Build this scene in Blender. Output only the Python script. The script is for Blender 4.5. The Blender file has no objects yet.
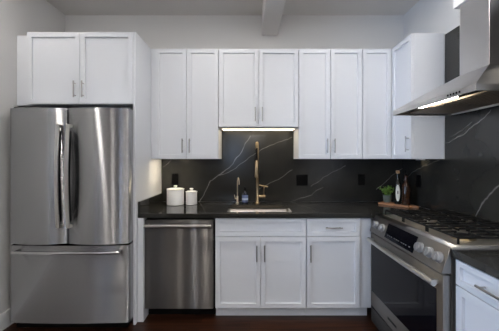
import bpy, bmesh, math, random
from mathutils import Vector, Matrix

random.seed(7)
S = bpy.context.scene
C = S.collection
PI = math.pi

# ------------------------------------------------------------------ camera, world, exposure
cam_d = bpy.data.cameras.new('camera')
cam = bpy.data.objects.new('camera', cam_d)
C.objects.link(cam)
cam.location = (0.0, -3.05, 1.372)
cam.rotation_euler = (PI / 2, 0, 0)
cam_d.sensor_fit = 'HORIZONTAL'
cam_d.sensor_width = 36.0
cam_d.lens = 285.0 / 499.0 * 36.0
cam_d.shift_y = -6.5 / 499.0
cam_d.clip_start = 0.02
S.camera = cam

EXPOSURE = 0.36
S.view_settings.view_transform = 'Standard'
S.view_settings.look = 'None'
S.view_settings.gamma = 1.0
S.view_settings.use_curve_mapping = False
S.view_settings.exposure = EXPOSURE

W = bpy.data.worlds.new('sky')
S.world = W
W.use_nodes = True
bgn = W.node_tree.nodes['Background']
bgn.inputs[0].default_value = (0.50, 0.69, 1.0, 1)
bgn.inputs[1].default_value = 13.0

DOWNLIGHT = 130.0          # radiance of one added ceiling lamp
DOWN_COL = (1.0, 0.94, 0.87)
GLOBE = 24.0
LED = 3.2
LED_COL = (1.0, 0.84, 0.58)

# room extents
XL, XR, YB, YF, ZC = -1.985, 1.66, 0.02, -7.2, 2.92

# ------------------------------------------------------------------ materials
def new_mat(name):
    m = bpy.data.materials.new(name)
    m.use_nodes = True
    return m, m.node_tree.nodes, m.node_tree.links, m.node_tree.nodes['Principled BSDF']

def plain(name, col, rough=0.5, metal=0.0, bump=0.0, scale=60.0, spec=0.5, var=0.0):
    m, n, l, b = new_mat(name)
    b.inputs['Base Color'].default_value = (*col, 1)
    b.inputs['Roughness'].default_value = rough
    b.inputs['Metallic'].default_value = metal
    b.inputs['Specular IOR Level'].default_value = spec
    tc = n.new('ShaderNodeTexCoord')
    nz = n.new('ShaderNodeTexNoise')
    nz.inputs['Scale'].default_value = scale
    nz.inputs['Detail'].default_value = 3
    l.new(tc.outputs['Object'], nz.inputs['Vector'])
    if bump:
        bp = n.new('ShaderNodeBump')
        bp.inputs['Strength'].default_value = bump
        bp.inputs['Distance'].default_value = 0.002
        l.new(nz.outputs['Fac'], bp.inputs['Height'])
        l.new(bp.outputs['Normal'], b.inputs['Normal'])
    if var:
        r = n.new('ShaderNodeValToRGB')
        r.color_ramp.elements[0].position = 0.3
        r.color_ramp.elements[1].position = 0.7
        r.color_ramp.elements[0].color = (*[c * (1 - var) for c in col], 1)
        r.color_ramp.elements[1].color = (*[min(1, c * (1 + var)) for c in col], 1)
        l.new(nz.outputs['Fac'], r.inputs['Fac'])
        l.new(r.outputs['Color'], b.inputs['Base Color'])
    return m

def emit(name, col, strength):
    m, n, l, b = new_mat(name)
    b.inputs['Base Color'].default_value = (0.1, 0.1, 0.1, 1)
    b.inputs['Emission Color'].default_value = (*col, 1)
    b.inputs['Emission Strength'].default_value = strength
    return m

def steel(name, col, rough=0.24, spread=0.8, lobes=7):
    """brushed steel: a fan of narrow highlights, because the horizontal grooves tilt the surface up and down only"""
    m, n, l, b = new_mat(name)
    out = n['Material Output']
    b.inputs['Base Color'].default_value = (*col, 1); b.inputs['Metallic'].default_value = 1.0
    tg = n.new('ShaderNodeCombineXYZ'); tg.inputs[2].default_value = 1.0
    ge = n.new('ShaderNodeNewGeometry')
    last = None
    for k in range(lobes):
        t = spread*(2*k/(lobes-1)-1)
        ad = n.new('ShaderNodeVectorMath'); ad.operation = 'ADD'; ad.inputs[1].default_value = (0, 0, t)
        l.new(ge.outputs['Normal'], ad.inputs[0])
        nm = n.new('ShaderNodeVectorMath'); nm.operation = 'NORMALIZE'; l.new(ad.outputs[0], nm.inputs[0])
        g = n.new('ShaderNodeBsdfAnisotropic')
        g.inputs['Color'].default_value = (*col, 1)
        g.inputs['Roughness'].default_value = rough
        g.inputs['Anisotropy'].default_value = -0.72
        l.new(nm.outputs[0], g.inputs['Normal']); l.new(tg.outputs[0], g.inputs['Tangent'])
        if last is None: last = g
        else:
            mx = n.new('ShaderNodeMixShader'); mx.inputs[0].default_value = 1.0/(k+1)
            l.new(last.outputs[0], mx.inputs[1]); l.new(g.outputs[0], mx.inputs[2]); last = mx
    l.new(last.outputs[0], out.inputs['Surface'])
    return m

# node group: distance from a point to a segment
def seg_group():
    g = bpy.data.node_groups.new('segment_distance', 'ShaderNodeTree')
    for nm in ('P', 'A', 'B'):
        g.interface.new_socket(nm, in_out='INPUT', socket_type='NodeSocketVector')
    g.interface.new_socket('D', in_out='OUTPUT', socket_type='NodeSocketFloat')
    n, l = g.nodes, g.links
    gi, go = n.new('NodeGroupInput'), n.new('NodeGroupOutput')
    def vm(op, a, b=None):
        k = n.new('ShaderNodeVectorMath'); k.operation = op
        l.new(a, k.inputs[0])
        if b is not None: l.new(b, k.inputs[1])
        return k
    pa = vm('SUBTRACT', gi.outputs['P'], gi.outputs['A'])
    ba = vm('SUBTRACT', gi.outputs['B'], gi.outputs['A'])
    d1 = vm('DOT_PRODUCT', pa.outputs[0], ba.outputs[0])
    d2 = vm('DOT_PRODUCT', ba.outputs[0], ba.outputs[0])
    dv = n.new('ShaderNodeMath'); dv.operation = 'DIVIDE'; dv.use_clamp = True
    l.new(d1.outputs['Value'], dv.inputs[0]); l.new(d2.outputs['Value'], dv.inputs[1])
    sc = n.new('ShaderNodeVectorMath'); sc.operation = 'SCALE'
    l.new(ba.outputs[0], sc.inputs[0]); l.new(dv.outputs[0], sc.inputs['Scale'])
    df = vm('SUBTRACT', pa.outputs[0], sc.outputs[0])
    ln = vm('LENGTH', df.outputs[0])
    l.new(ln.outputs['Value'], go.inputs['D'])
    return g
SEG = seg_group()

def stone(name, polylines, rough=0.16, base=(0.017, 0.0168, 0.0152), strength=1.0, width=0.006, plane=(1, 0, 1)):
    """dark soapstone-look quartz with thin pale veins along the given polylines (object space)"""
    m, n, l, b = new_mat(name)
    b.inputs['Roughness'].default_value = rough
    tc = n.new('ShaderNodeTexCoord')
    nz = n.new('ShaderNodeTexNoise'); nz.inputs['Scale'].default_value = 9.0; nz.inputs['Detail'].default_value = 6
    l.new(tc.outputs['Object'], nz.inputs['Vector'])
    sb = n.new('ShaderNodeVectorMath'); sb.operation = 'SUBTRACT'; sb.inputs[1].default_value = (0.5, 0.5, 0.5)
    l.new(nz.outputs['Color'], sb.inputs[0])
    sc = n.new('ShaderNodeVectorMath'); sc.operation = 'SCALE'; sc.inputs['Scale'].default_value = 0.05
    l.new(sb.outputs[0], sc.inputs[0])
    mk = n.new('ShaderNodeVectorMath'); mk.operation = 'MULTIPLY'; mk.inputs[1].default_value = plane
    l.new(sc.outputs[0], mk.inputs[0])
    ad = n.new('ShaderNodeVectorMath'); ad.operation = 'ADD'
    l.new(tc.outputs['Object'], ad.inputs[0]); l.new(mk.outputs[0], ad.inputs[1])
    last = None
    for pl, wgt in polylines:
        for a, c in zip(pl[:-1], pl[1:]):
            g = n.new('ShaderNodeGroup'); g.node_tree = SEG
            l.new(ad.outputs[0], g.inputs['P'])
            g.inputs['A'].default_value = a; g.inputs['B'].default_value = c
            mu = n.new('ShaderNodeMath'); mu.operation = 'DIVIDE'; mu.inputs[1].default_value = wgt
            l.new(g.outputs['D'], mu.inputs[0])
            if last is None: last = mu
            else:
                mn = n.new('ShaderNodeMath'); mn.operation = 'MINIMUM'
                l.new(last.outputs[0], mn.inputs[0]); l.new(mu.outputs[0], mn.inputs[1])
                last = mn
    mr = n.new('ShaderNodeMapRange')
    mr.inputs['From Min'].default_value = 0.0
    mr.inputs['From Max'].default_value = width
    mr.inputs['To Min'].default_value = 1.0
    mr.inputs['To Max'].default_value = 0.0
    l.new(last.outputs[0], mr.inputs['Value'])
    n2 = n.new('ShaderNodeTexNoise'); n2.inputs['Scale'].default_value = 14.0
    l.new(tc.outputs['Object'], n2.inputs['Vector'])
    br = n.new('ShaderNodeMapRange')
    br.inputs['From Min'].default_value = 0.35; br.inputs['From Max'].default_value = 0.65
    br.inputs['To Min'].default_value = 0.55 * strength; br.inputs['To Max'].default_value = 1.0 * strength
    l.new(n2.outputs['Fac'], br.inputs['Value'])
    ml = n.new('ShaderNodeMath'); ml.operation = 'MULTIPLY'
    l.new(mr.outputs[0], ml.inputs[0]); l.new(br.outputs[0], ml.inputs[1])
    # cloudy base
    n3 = n.new('ShaderNodeTexNoise'); n3.inputs['Scale'].default_value = 3.0; n3.inputs['Detail'].default_value = 5
    l.new(tc.outputs['Object'], n3.inputs['Vector'])
    rp = n.new('ShaderNodeValToRGB')
    rp.color_ramp.elements[0].position = 0.35; rp.color_ramp.elements[1].position = 0.72
    rp.color_ramp.elements[0].color = (*base, 1)
    rp.color_ramp.elements[1].color = (*[c * 1.7 for c in base], 1)
    l.new(n3.outputs['Fac'], rp.inputs['Fac'])
    mx = n.new('ShaderNodeMix'); mx.data_type = 'RGBA'
    mx.inputs['B'].default_value = (0.27, 0.265, 0.255, 1)
    l.new(ml.outputs[0], mx.inputs['Factor']); l.new(rp.outputs[0], mx.inputs['A'])
    l.new(mx.outputs['Result'], b.inputs['Base Color'])
    return m

def wood_floor(name):
    m, n, l, b = new_mat(name)
    tc = n.new('ShaderNodeTexCoord')
    bk = n.new('ShaderNodeTexBrick')
    bk.inputs['Scale'].default_value = 1.0
    bk.inputs['Brick Width'].default_value = 1.1
    bk.inputs['Row Height'].default_value = 0.083
    bk.inputs['Mortar Size'].default_value = 0.0014
    bk.inputs['Color1'].default_value = (0.020, 0.007, 0.0035, 1)
    bk.inputs['Color2'].default_value = (0.050, 0.018, 0.009, 1)
    bk.inputs['Mortar'].default_value = (0.006, 0.003, 0.002, 1)
    bk.inputs['Bias'].default_value = 0.0
    bk.offset = 0.37
    l.new(tc.outputs['Object'], bk.inputs['Vector'])
    mp = n.new('ShaderNodeMapping'); mp.inputs['Scale'].default_value = (2.2, 42, 1)
    l.new(tc.outputs['Object'], mp.inputs['Vector'])
    nz = n.new('ShaderNodeTexNoise'); nz.inputs['Scale'].default_value = 1.0; nz.inputs['Detail'].default_value = 6
    nz.inputs['Distortion'].default_value = 0.6
    l.new(mp.outputs[0], nz.inputs['Vector'])
    mr = n.new('ShaderNodeMapRange')
    mr.inputs['From Min'].default_value = 0.3; mr.inputs['From Max'].default_value = 0.7
    mr.inputs['To Min'].default_value = 0.3; mr.inputs['To Max'].default_value = 1.6
    l.new(nz.outputs['Fac'], mr.inputs['Value'])
    mx = n.new('ShaderNodeVectorMath'); mx.operation = 'SCALE'
    l.new(bk.outputs['Color'], mx.inputs[0]); l.new(mr.outputs[0], mx.inputs['Scale'])
    l.new(mx.outputs[0], b.inputs['Base Color'])
    b.inputs['Roughness'].default_value = 0.33
    b.inputs['Specular IOR Level'].default_value = 0.3
    return m

def wood(name, c1, c2):
    m, n, l, b = new_mat(name)
    tc = n.new('ShaderNodeTexCoord')
    mp = n.new('ShaderNodeMapping'); mp.inputs['Scale'].default_value = (4, 60, 60)
    l.new(tc.outputs['Object'], mp.inputs['Vector'])
    nz = n.new('ShaderNodeTexNoise'); nz.inputs['Scale'].default_value = 1.0; nz.inputs['Detail'].default_value = 5
    l.new(mp.outputs[0], nz.inputs['Vector'])
    r = n.new('ShaderNodeValToRGB')
    r.color_ramp.elements[0].position = 0.3; r.color_ramp.elements[1].position = 0.7
    r.color_ramp.elements[0].color = (*c1, 1); r.color_ramp.elements[1].color = (*c2, 1)
    l.new(nz.outputs['Fac'], r.inputs['Fac']); l.new(r.outputs[0], b.inputs['Base Color'])
    b.inputs['Roughness'].default_value = 0.45
    return m

def glassy(name, col, rough=0.05, trans=0.9):
    m, n, l, b = new_mat(name)
    b.inputs['Base Color'].default_value = (*col, 1)
    b.inputs['Roughness'].default_value = rough
    b.inputs['Transmission Weight'].default_value = trans
    b.inputs['IOR'].default_value = 1.45
    return m

def pane_mat(name):
    m, n, l, b = new_mat(name)
    out = n['Material Output']
    tr = n.new('ShaderNodeBsdfTransparent'); gl = n.new('ShaderNodeBsdfGlossy')
    gl.inputs['Roughness'].default_value = 0.02
    fr = n.new('ShaderNodeFresnel'); fr.inputs['IOR'].default_value = 1.45
    mx = n.new('ShaderNodeMixShader')
    l.new(fr.outputs[0], mx.inputs[0]); l.new(tr.outputs[0], mx.inputs[1]); l.new(gl.outputs[0], mx.inputs[2])
    l.new(mx.outputs[0], out.inputs['Surface'])
    return m

M = {}
M['wall'] = plain('wall_paint', (0.66, 0.655, 0.65), 0.75, bump=0.05, scale=180)
M['wall_dark'] = plain('wall_darkened_for_reflections', (0.075, 0.068, 0.062), 0.75, bump=0.05, scale=180)  # for the unseen rear wall, kept dark to deepen the steel's reflections
M['ceil'] = plain('ceiling_paint', (0.66, 0.64, 0.62), 0.85, bump=0.05, scale=120)
M['white'] = plain('white_lacquer', (0.69, 0.712, 0.755), 0.38, bump=0.01, scale=90)
M['trim'] = plain('white_trim_paint', (0.80, 0.80, 0.80), 0.45)
M['steel'] = steel('brushed_steel', (0.47, 0.475, 0.485), 0.24, 0.75)
M['steel_soft'] = steel('satin_steel', (0.42, 0.41, 0.40), 0.36, 0.3, 3)
M['steel_range'] = steel('range_steel', (0.36, 0.345, 0.325), 0.36, 0.3, 3)
M['steel_hood'] = steel('hood_steel', (0.74, 0.72, 0.70), 0.34, 0.3, 3)
M['steel_dark'] = steel('dark_brushed_steel', (0.19, 0.18, 0.172), 0.30, 0.75)
M['polish'] = plain('polished_steel', (0.62, 0.62, 0.63), 0.12, 1.0)
M['basin'] = plain('satin_basin_steel', (0.62, 0.58, 0.54), 0.3, 1.0)
M['handle_steel'] = plain('satin_handle_steel', (0.58, 0.56, 0.53), 0.3, 1.0)
M['knob'] = plain('satin_knob_metal', (0.50, 0.50, 0.51), 0.3, 0.9)
M['nickel'] = plain('brushed_nickel', (0.36, 0.355, 0.35), 0.28, 1.0)
M['gold'] = plain('brushed_gold', (0.45, 0.345, 0.215), 0.32, 1.0, bump=0.02)
M['pale_gold'] = plain('pale_champagne_metal', (0.66, 0.58, 0.45), 0.28, 1.0)
M['black'] = plain('black_plastic', (0.0025, 0.0025, 0.003), 0.5, spec=0.08)
M['blackgap'] = plain('matt_black', (0.003, 0.003, 0.0035), 0.7, spec=0.1)
M['blackglass'] = plain('black_glass', (0.004, 0.004, 0.006), 0.06, spec=0.12)
M['iron'] = plain('cast_iron', (0.006, 0.006, 0.006), 0.5, bump=0.1, scale=300, spec=0.2)
M['tray'] = plain('cooktop_steel', (0.66, 0.61, 0.54), 0.36, 1.0)
M['enamel'] = plain('black_enamel', (0.02, 0.019, 0.018), 0.18)
M['grey'] = plain('dark_grey_casing', (0.045, 0.045, 0.05), 0.5)
M['ceramic'] = plain('white_ceramic', (0.80, 0.79, 0.77), 0.3)
M['floor'] = wood_floor('dark_hardwood')
M['board'] = wood('acacia_wood', (0.22, 0.095, 0.04), (0.42, 0.20, 0.09))
M['leaf'] = plain('green_leaf', (0.15, 0.27, 0.05), 0.5, var=0.6, scale=60)
M['soil'] = plain('dark_soil', (0.03, 0.022, 0.016), 0.9, var=0.4, scale=150)
M['potgrey'] = plain('grey_green_glaze', (0.13, 0.16, 0.145), 0.35, var=0.12, scale=40)
M['bottleblack'] = plain('near_black_glass', (0.006, 0.007, 0.006), 0.06)
M['amber'] = glassy('amber_glass', (0.05, 0.017, 0.006), 0.05, 0.5)
M['label'] = plain('paper_label', (0.62, 0.62, 0.58), 0.6)
M['ink'] = plain('black_ink', (0.01, 0.01, 0.01), 0.6)
M['blue'] = plain('blue_label', (0.12, 0.16, 0.32), 0.5)
M['bluelight'] = plain('pale_blue_print', (0.50, 0.58, 0.75), 0.5)
M['soap'] = plain('dark_bottle_plastic', (0.01, 0.012, 0.025), 0.15)
M['cork'] = wood('cork_stopper', (0.30, 0.18, 0.09), (0.45, 0.29, 0.16))
M['filter'] = plain('hood_filter_steel', (0.26, 0.21, 0.165), 0.5, 1.0)
M['lens'] = emit('added_downlight_lens', DOWN_COL, DOWNLIGHT)
M['opal'] = emit('added_globe_glow', (1.0, 0.95, 0.89), GLOBE)
M['lens_soft'] = emit('added_dim_downlight_lens', DOWN_COL, DOWNLIGHT*0.6)
M['led'] = emit('led_strip', LED_COL, LED)
M['led_small'] = emit('led_spot', LED_COL, LED * 6.0)
M['led_left'] = emit('led_spot_left', LED_COL, LED * 16.0)
M['hoodled'] = emit('hood_lamp', (1.0, 0.93, 0.80), 26.0)
M['display'] = emit('control_glow', (0.55, 0.7, 0.9), 0.02)
M['pane'] = pane_mat('window_glass')
M['brass_cap'] = plain('burner_brass', (0.45, 0.36, 0.22), 0.35, 1.0)

# ------------------------------------------------------------------ mesh helpers
def nb(): return bmesh.new()

def bx(bm, x0, x1, y0, y1, z0, z1, bev=0.0, seg=2):
    x0, x1 = sorted((x0, x1)); y0, y1 = sorted((y0, y1)); z0, z1 = sorted((z0, z1))
    vs = [bm.verts.new(p) for p in ((x0,y0,z0),(x1,y0,z0),(x1,y1,z0),(x0,y1,z0),(x0,y0,z1),(x1,y0,z1),(x1,y1,z1),(x0,y1,z1))]
    fs = [bm.faces.new([vs[i] for i in q]) for q in ((3,2,1,0),(4,5,6,7),(0,1,5,4),(2,3,7,6),(1,2,6,5),(3,0,4,7))]
    if bev:
        es = list({e for f in fs for e in f.edges})
        bmesh.ops.bevel(bm, geom=es, offset=bev, segments=seg, profile=0.5, affect='EDGES', clamp_overlap=True)
    return fs      # 0 bottom 1 top 2 front(-y) 3 back 4 right(+x) 5 left(-x)

def prism(bm, pts, axis, a0, a1):
    """extrude a 2D polygon along an axis: axis 'x' -> pts are (y,z); 'y' -> (x,z); 'z' -> (x,y)"""
    def mk(p, a):
        return {'x': (a, p[0], p[1]), 'y': (p[0], a, p[1]), 'z': (p[0], p[1], a)}[axis]
    lo = [bm.verts.new(mk(p, a0)) for p in pts]; hi = [bm.verts.new(mk(p, a1)) for p in pts]
    n = len(pts)
    bm.faces.new(lo[::-1]); bm.faces.new(hi)
    for i in range(n):
        bm.faces.new((lo[i], lo[(i+1) % n], hi[(i+1) % n], hi[i]))

def tube(bm, pts, r, seg=12, cap=True):
    """sweep a circle along points; r is a number or one radius per point"""
    pts = [Vector(p) for p in pts]
    rs = r if isinstance(r, (list, tuple)) else [r] * len(pts)
    rings = []
    up = None
    for i, p in enumerate(pts):
        t = (pts[min(i+1, len(pts)-1)] - pts[max(i-1, 0)]).normalized()
        if up is None:
            up = Vector((0, 0, 1)) if abs(t.z) < 0.9 else Vector((1, 0, 0))
        a = (up - t * up.dot(t)).normalized(); up = a
        b = t.cross(a)
        rings.append([bm.verts.new(p + (a * math.cos(k*2*PI/seg) + b * math.sin(k*2*PI/seg)) * rs[i]) for k in range(seg)])
    for i in range(len(rings)-1):
        for k in range(seg):
            bm.faces.new((rings[i][k], rings[i][(k+1) % seg], rings[i+1][(k+1) % seg], rings[i+1][k]))
    if cap:
        bm.faces.new(rings[0][::-1]); bm.faces.new(rings[-1])

def lathe(bm, prof, cx, cy, seg=32, closed=True):
    """prof: list of (r, z), bottom to top; r=0 makes a pole"""
    rings = []
    for r, z in prof:
        if r < 1e-6: rings.append([bm.verts.new((cx, cy, z))])
        else: rings.append([bm.verts.new((cx + r*math.cos(k*2*PI/seg), cy + r*math.sin(k*2*PI/seg), z)) for k in range(seg)])
    for a, b in zip(rings[:-1], rings[1:]):
        for k in range(seg):
            q = [a[k % len(a)], a[(k+1) % len(a)], b[(k+1) % len(b)], b[k % len(b)]]
            u = []
            for v in q:
                if v not in u: u.append(v)
            if len(u) >= 3: bm.faces.new(u)
    if closed:
        if len(rings[0]) > 1: bm.faces.new(rings[0][::-1])
        if len(rings[-1]) > 1: bm.faces.new(rings[-1])

def wloc(o):
    v = Vector((0, 0, 0))
    while o is not None:
        v = v + o.location; o = o.parent
    return v

def obj(name, bm, mat, parent=None, smooth=None, label=None, origin=None):
    off = wloc(parent) if parent else Vector(origin or (0, 0, 0))
    bmesh.ops.recalc_face_normals(bm, faces=bm.faces[:])
    bmesh.ops.translate(bm, verts=bm.verts[:], vec=-off)
    me = bpy.data.meshes.new(name)
    bm.to_mesh(me); bm.free()
    mats = mat if isinstance(mat, (list, tuple)) else [mat]
    for k in mats: me.materials.append(k)
    o = bpy.data.objects.new(name, me)
    C.objects.link(o)
    if parent: o.parent = parent
    elif origin: o.location = origin
    if smooth is not None:
        me.polygons.foreach_set('use_smooth', [True] * len(me.polygons))
        me.set_sharp_from_angle(angle=math.radians(smooth))
    if label: o['label'] = label
    return o

def tag(o, label, cat, group=None, kind=None):
    o['label'] = label; o['category'] = cat
    if group: o['group'] = group
    if kind: o['kind'] = kind
    return o

def thing(name, label, cat, loc, group=None):
    o = bpy.data.objects.new(name, None); C.objects.link(o)
    o.location = loc; o.empty_display_size = 0.1
    return tag(o, label, cat, group)

def struct(name, bm, mat):
    o = obj(name, bm, mat)
    o['kind'] = 'structure'
    return o

# ------------------------------------------------------------------ room shell
bm = nb(); bx(bm, XL-0.1, XR+0.1, YF-0.1, YB+0.1, -0.1, 0); struct('floor', bm, M['floor'])
bm = nb(); bx(bm, XL-0.1, XR+0.1, YF-0.1, YB+0.1, ZC, ZC+0.1); struct('ceiling', bm, M['ceil'])
bm = nb(); bx(bm, XL-0.1, XR+0.1, YB, YB+0.1, 0, ZC); struct('wall_back', bm, M['wall'])
LW0, LW1, LWZ0, LWZ1 = -3.05, -2.05, 0.95, 2.35      # side window added left of the camera for daylight and reflections
bm = nb(); bx(bm, XL-0.1, XL, YF, LW0, 0, ZC); bx(bm, XL-0.1, XL, LW1, YB, 0, ZC); bx(bm, XL-0.1, XL, LW0, LW1, 0, LWZ0); bx(bm, XL-0.1, XL, LW0, LW1, LWZ1, ZC)
struct('wall_left', bm, M['wall'])
bm = nb(); bx(bm, XR, XR+0.1, YF, YB, 0, ZC); struct('wall_right', bm, M['wall'])
# invented wall behind the camera, dark for the reflections, with one small window
WIN = [(-0.68, -0.40)]
WZ0, WZ1 = 1.15, 2.15
bm = nb()
xs = [XL] + [v for w in WIN for v in w] + [XR]
for i in range(0, len(xs), 2): bx(bm, xs[i], xs[i+1], YF-0.1, YF, 0, ZC)
for a, b in WIN:
    bx(bm, a, b, YF-0.1, YF, 0, WZ0); bx(bm, a, b, YF-0.1, YF, WZ1, ZC)
struct('wall_front', bm, M['wall_dark'])
for i, (a, b) in enumerate(WIN):
    bm = nb()
    f = 0.05
    bx(bm, a, a+f, YF-0.08, YF-0.02, WZ0, WZ1); bx(bm, b-f, b, YF-0.08, YF-0.02, WZ0, WZ1)
    bx(bm, a+f, b-f, YF-0.08, YF-0.02, WZ0, WZ0+f); bx(bm, a+f, b-f, YF-0.08, YF-0.02, WZ1-f, WZ1)
    zm = (WZ0+WZ1)/2
    bx(bm, a+f, b-f, YF-0.07, YF-0.03, zm-0.02, zm+0.02)
    w = struct('window_%d' % (i+1), bm, M['trim'])
    bm = nb(); bx(bm, a+f, b-f, YF-0.053, YF-0.047, WZ0+f, WZ1-f)
    obj('pane', bm, M['pane'], w)
    ld = bpy.data.lights.new('window_portal', 'AREA')
    ld.shape = 'RECTANGLE'; ld.size = b-a; ld.size_y = WZ1-WZ0
    ld.cycles.is_portal = True
    lo = bpy.data.objects.new('window_portal', ld); C.objects.link(lo)
    lo.location = ((a+b)/2, YF-0.1, zm); lo.rotation_euler = (PI/2, 0, PI)
bm = nb()
f = 0.05
bx(bm, XL-0.08, XL-0.02, LW0, LW0+f, LWZ0, LWZ1); bx(bm, XL-0.08, XL-0.02, LW1-f, LW1, LWZ0, LWZ1)
bx(bm, XL-0.08, XL-0.02, LW0+f, LW1-f, LWZ0, LWZ0+f); bx(bm, XL-0.08, XL-0.02, LW0+f, LW1-f, LWZ1-f, LWZ1)
bx(bm, XL-0.07, XL-0.03, LW0+f, LW1-f, 1.63, 1.67)
w = struct('window_2', bm, M['trim'])
bm = nb(); bx(bm, XL-0.053, XL-0.047, LW0+f, LW1-f, LWZ0+f, LWZ1-f); obj('pane', bm, M['pane'], w)
ld = bpy.data.lights.new('window_portal', 'AREA')
ld.shape = 'RECTANGLE'; ld.size = LW1-LW0; ld.size_y = LWZ1-LWZ0; ld.cycles.is_portal = True
lo = bpy.data.objects.new('window_portal', ld); C.objects.link(lo)
lo.location = (XL-0.1, (LW0+LW1)/2, (LWZ0+LWZ1)/2); lo.rotation_euler = (PI/2, 0, -PI/2)
# ceiling beam, boxed chase over the hood
bm = nb(); bx(bm, 0.130, 0.302, YF, YB, 2.70, ZC, 0.008); struct('trim_1', bm, M['ceil'])
bm = nb(); bx(bm, 1.462, XR, -1.36, -1.005, 2.447, ZC, 0.003); struct('trim_2', bm, M['trim'])
bm = nb(); bx(bm, XL, XL+0.014, YF, YB, 0, 0.14, 0.004); struct('baseboard_left', bm, M['trim'])

# ceiling lights added outside the frame to light the room and streak the steel
lights = [(-1.82, -1.25), (-0.30, -1.15), (0.95, -1.15), (-0.60, -3.2), (1.0, -3.1), (-0.6, -5.4), (1.0, -4.9)]
for i, (x, y) in enumerate(lights):
    t = thing('added_ceiling_light', 'round white ceiling downlight added out of view to light the kitchen', 'ceiling light', (x, y, ZC), 'added ceiling lights')
    bm = nb(); lathe(bm, [(0.075, ZC-0.001), (0.10, ZC-0.001), (0.10, ZC-0.006), (0.075, ZC-0.010), (0.075, ZC-0.001)], x, y, 32, closed=False)
    obj('trim_ring', bm, M['trim'], t, 40)
    bm = nb(); lathe(bm, [(0.074, ZC-0.006), (0.074, ZC-0.002)], x, y, 32)
    obj('lens', bm, M['lens_soft'] if i < 1 else M['lens'], t)

for (x, y) in [(-1.40, -4.0), (0.10, -4.0), (1.2, -4.0)]:  # globes added out of view to brighten ceiling and walls evenly
    t = thing('added_globe_light', 'round glowing globe added behind the camera as fill light', 'pendant lamp', (x, y, 2.0), 'added globe lights')
    bm = nb(); lathe(bm, [(0.0, 2.0)] + [(0.14*math.sin(PI*k/16), 2.14-0.14*math.cos(PI*k/16)) for k in range(1, 16)] + [(0.0, 2.28)], x, y, 32); obj('globe', bm, M['opal'], t, 60)
    bm = nb(); lathe(bm, [(0.004, 2.2805), (0.004, ZC-0.02), (0.05, ZC-0.019), (0.05, ZC-0.001)], x, y, 16); obj('rod', bm, M['black'], t)

# ------------------------------------------------------------------ cabinetry
def shaker_back(x0, x1, z0, z1, d0, th=0.02, rail=0.056, step=0.015):
    """shaker front facing the camera (-Y); d0 = depth of its back face from the back wall"""
    bm = nb()
    fs = bx(bm, x0, x1, -d0, -(d0+th), z0, z1)
    fr = fs[2]; bm.normal_update()
    bmesh.ops.inset_individual(bm, faces=[fr], thickness=rail)
    bmesh.ops.inset_individual(bm, faces=[fr], thickness=0.0012, depth=-step)
    return bm

def shaker_right(y0, y1, z0, z1, xf, th=0.02, rail=0.056, step=0.015):
    """shaker front facing left (-X); xf = X of its back face"""
    bm = nb()
    fs = bx(bm, xf-th, xf, y0, y1, z0, z1)
    fr = fs[5]; bm.normal_update()
    bmesh.ops.inset_individual(bm, faces=[fr], thickness=rail)
    bmesh.ops.inset_individual(bm, faces=[fr], thickness=0.0012, depth=-step)
    return bm

def bevel_fronts(o, w=0.0008):
    md = o.modifiers.new('edge', 'BEVEL'); md.width = w; md.segments = 2; md.limit_method = 'ANGLE'; md.angle_limit = math.radians(60)
    return o

def bar_handle(p, length, axis, out, parent, mat=None):
    """bar pull centred at p (on the door face); axis: direction of the bar; out: direction off the door"""
    p, a, o_ = Vector(p), Vector(axis), Vector(out)
    bm = nb()
    off = o_ * 0.03
    tube(bm, [p + off - a*length/2, p + off + a*length/2], 0.0058, 12)
    for s in (-1, 1):
        q = p + a * s * (length/2 - 0.018)
        tube(bm, [q + o_*0.0005, q + off], 0.0045, 10)
    return obj('handle', bm, mat or M['nickel'], parent, 40)

FU = 0.312      # upper carcass depth
FB = 0.605      # base carcass depth
UZ0, UZ1 = 1.372, 2.425
OUTY, OUTX, UP, RIGHT, DEEP = (0,-1,0), (-1,0,0), (0,0,1), (1,0,0), (0,-1,0)

def upper(name, label, x0, x1, z0, z1, doors, handles, fill=None, depth=FU, rec=0.0):
    t = thing(name, label, 'cabinet', ((x0+x1)/2, -depth/2, z0))
    bm = nb(); bx(bm, x0, x1, -0.001, -depth, z0+rec, z1)
    if rec:
        bx(bm, x0, x0+0.016, -0.001, -depth, z0, z0+rec); bx(bm, x1-0.016, x1, -0.001, -depth, z0, z0+rec); bx(bm, x0+0.016, x1-0.016, -depth+0.016, -depth, z0, z0+rec)
    obj('carcass', bm, M['white'], t)
    if fill:
        bm = nb(); bx(bm, fill[0], fill[1], -depth, -(depth+0.012), z0, z1); obj('filler_strip', bm, M['white'], t)
    for (a, b), hs in zip(doors, handles):
        d = bevel_fronts(obj('door', shaker_back(a, b, z0+0.002, z1-0.002, depth+0.002), M['white'], t))
        for (hx, hz) in hs: bar_handle((hx, -(depth+0.022), hz), 0.135, UP, OUTY, d)
    return t

upper('refrigerator_wall_cabinet', 'white two-door shaker wall cabinet directly above the stainless refrigerator', -1.845, -0.964, 1.828, 2.425,
      [(-1.843, -1.406), (-1.402, -0.966)], [[(-1.438, 1.945)], [(-1.371, 1.945)]], fill=None, depth=0.67)
bm = nb(); bx(bm, XL+0.001, -1.848, -0.60, -0.62, 1.828, 2.425, 0.001)
tag(obj('filler_panel', bm, M['white'], origin=(-1.90, -0.65, 1.83)), 'narrow white filler strip between the left wall and the cabinet above the refrigerator', 'cabinet panel')

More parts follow.
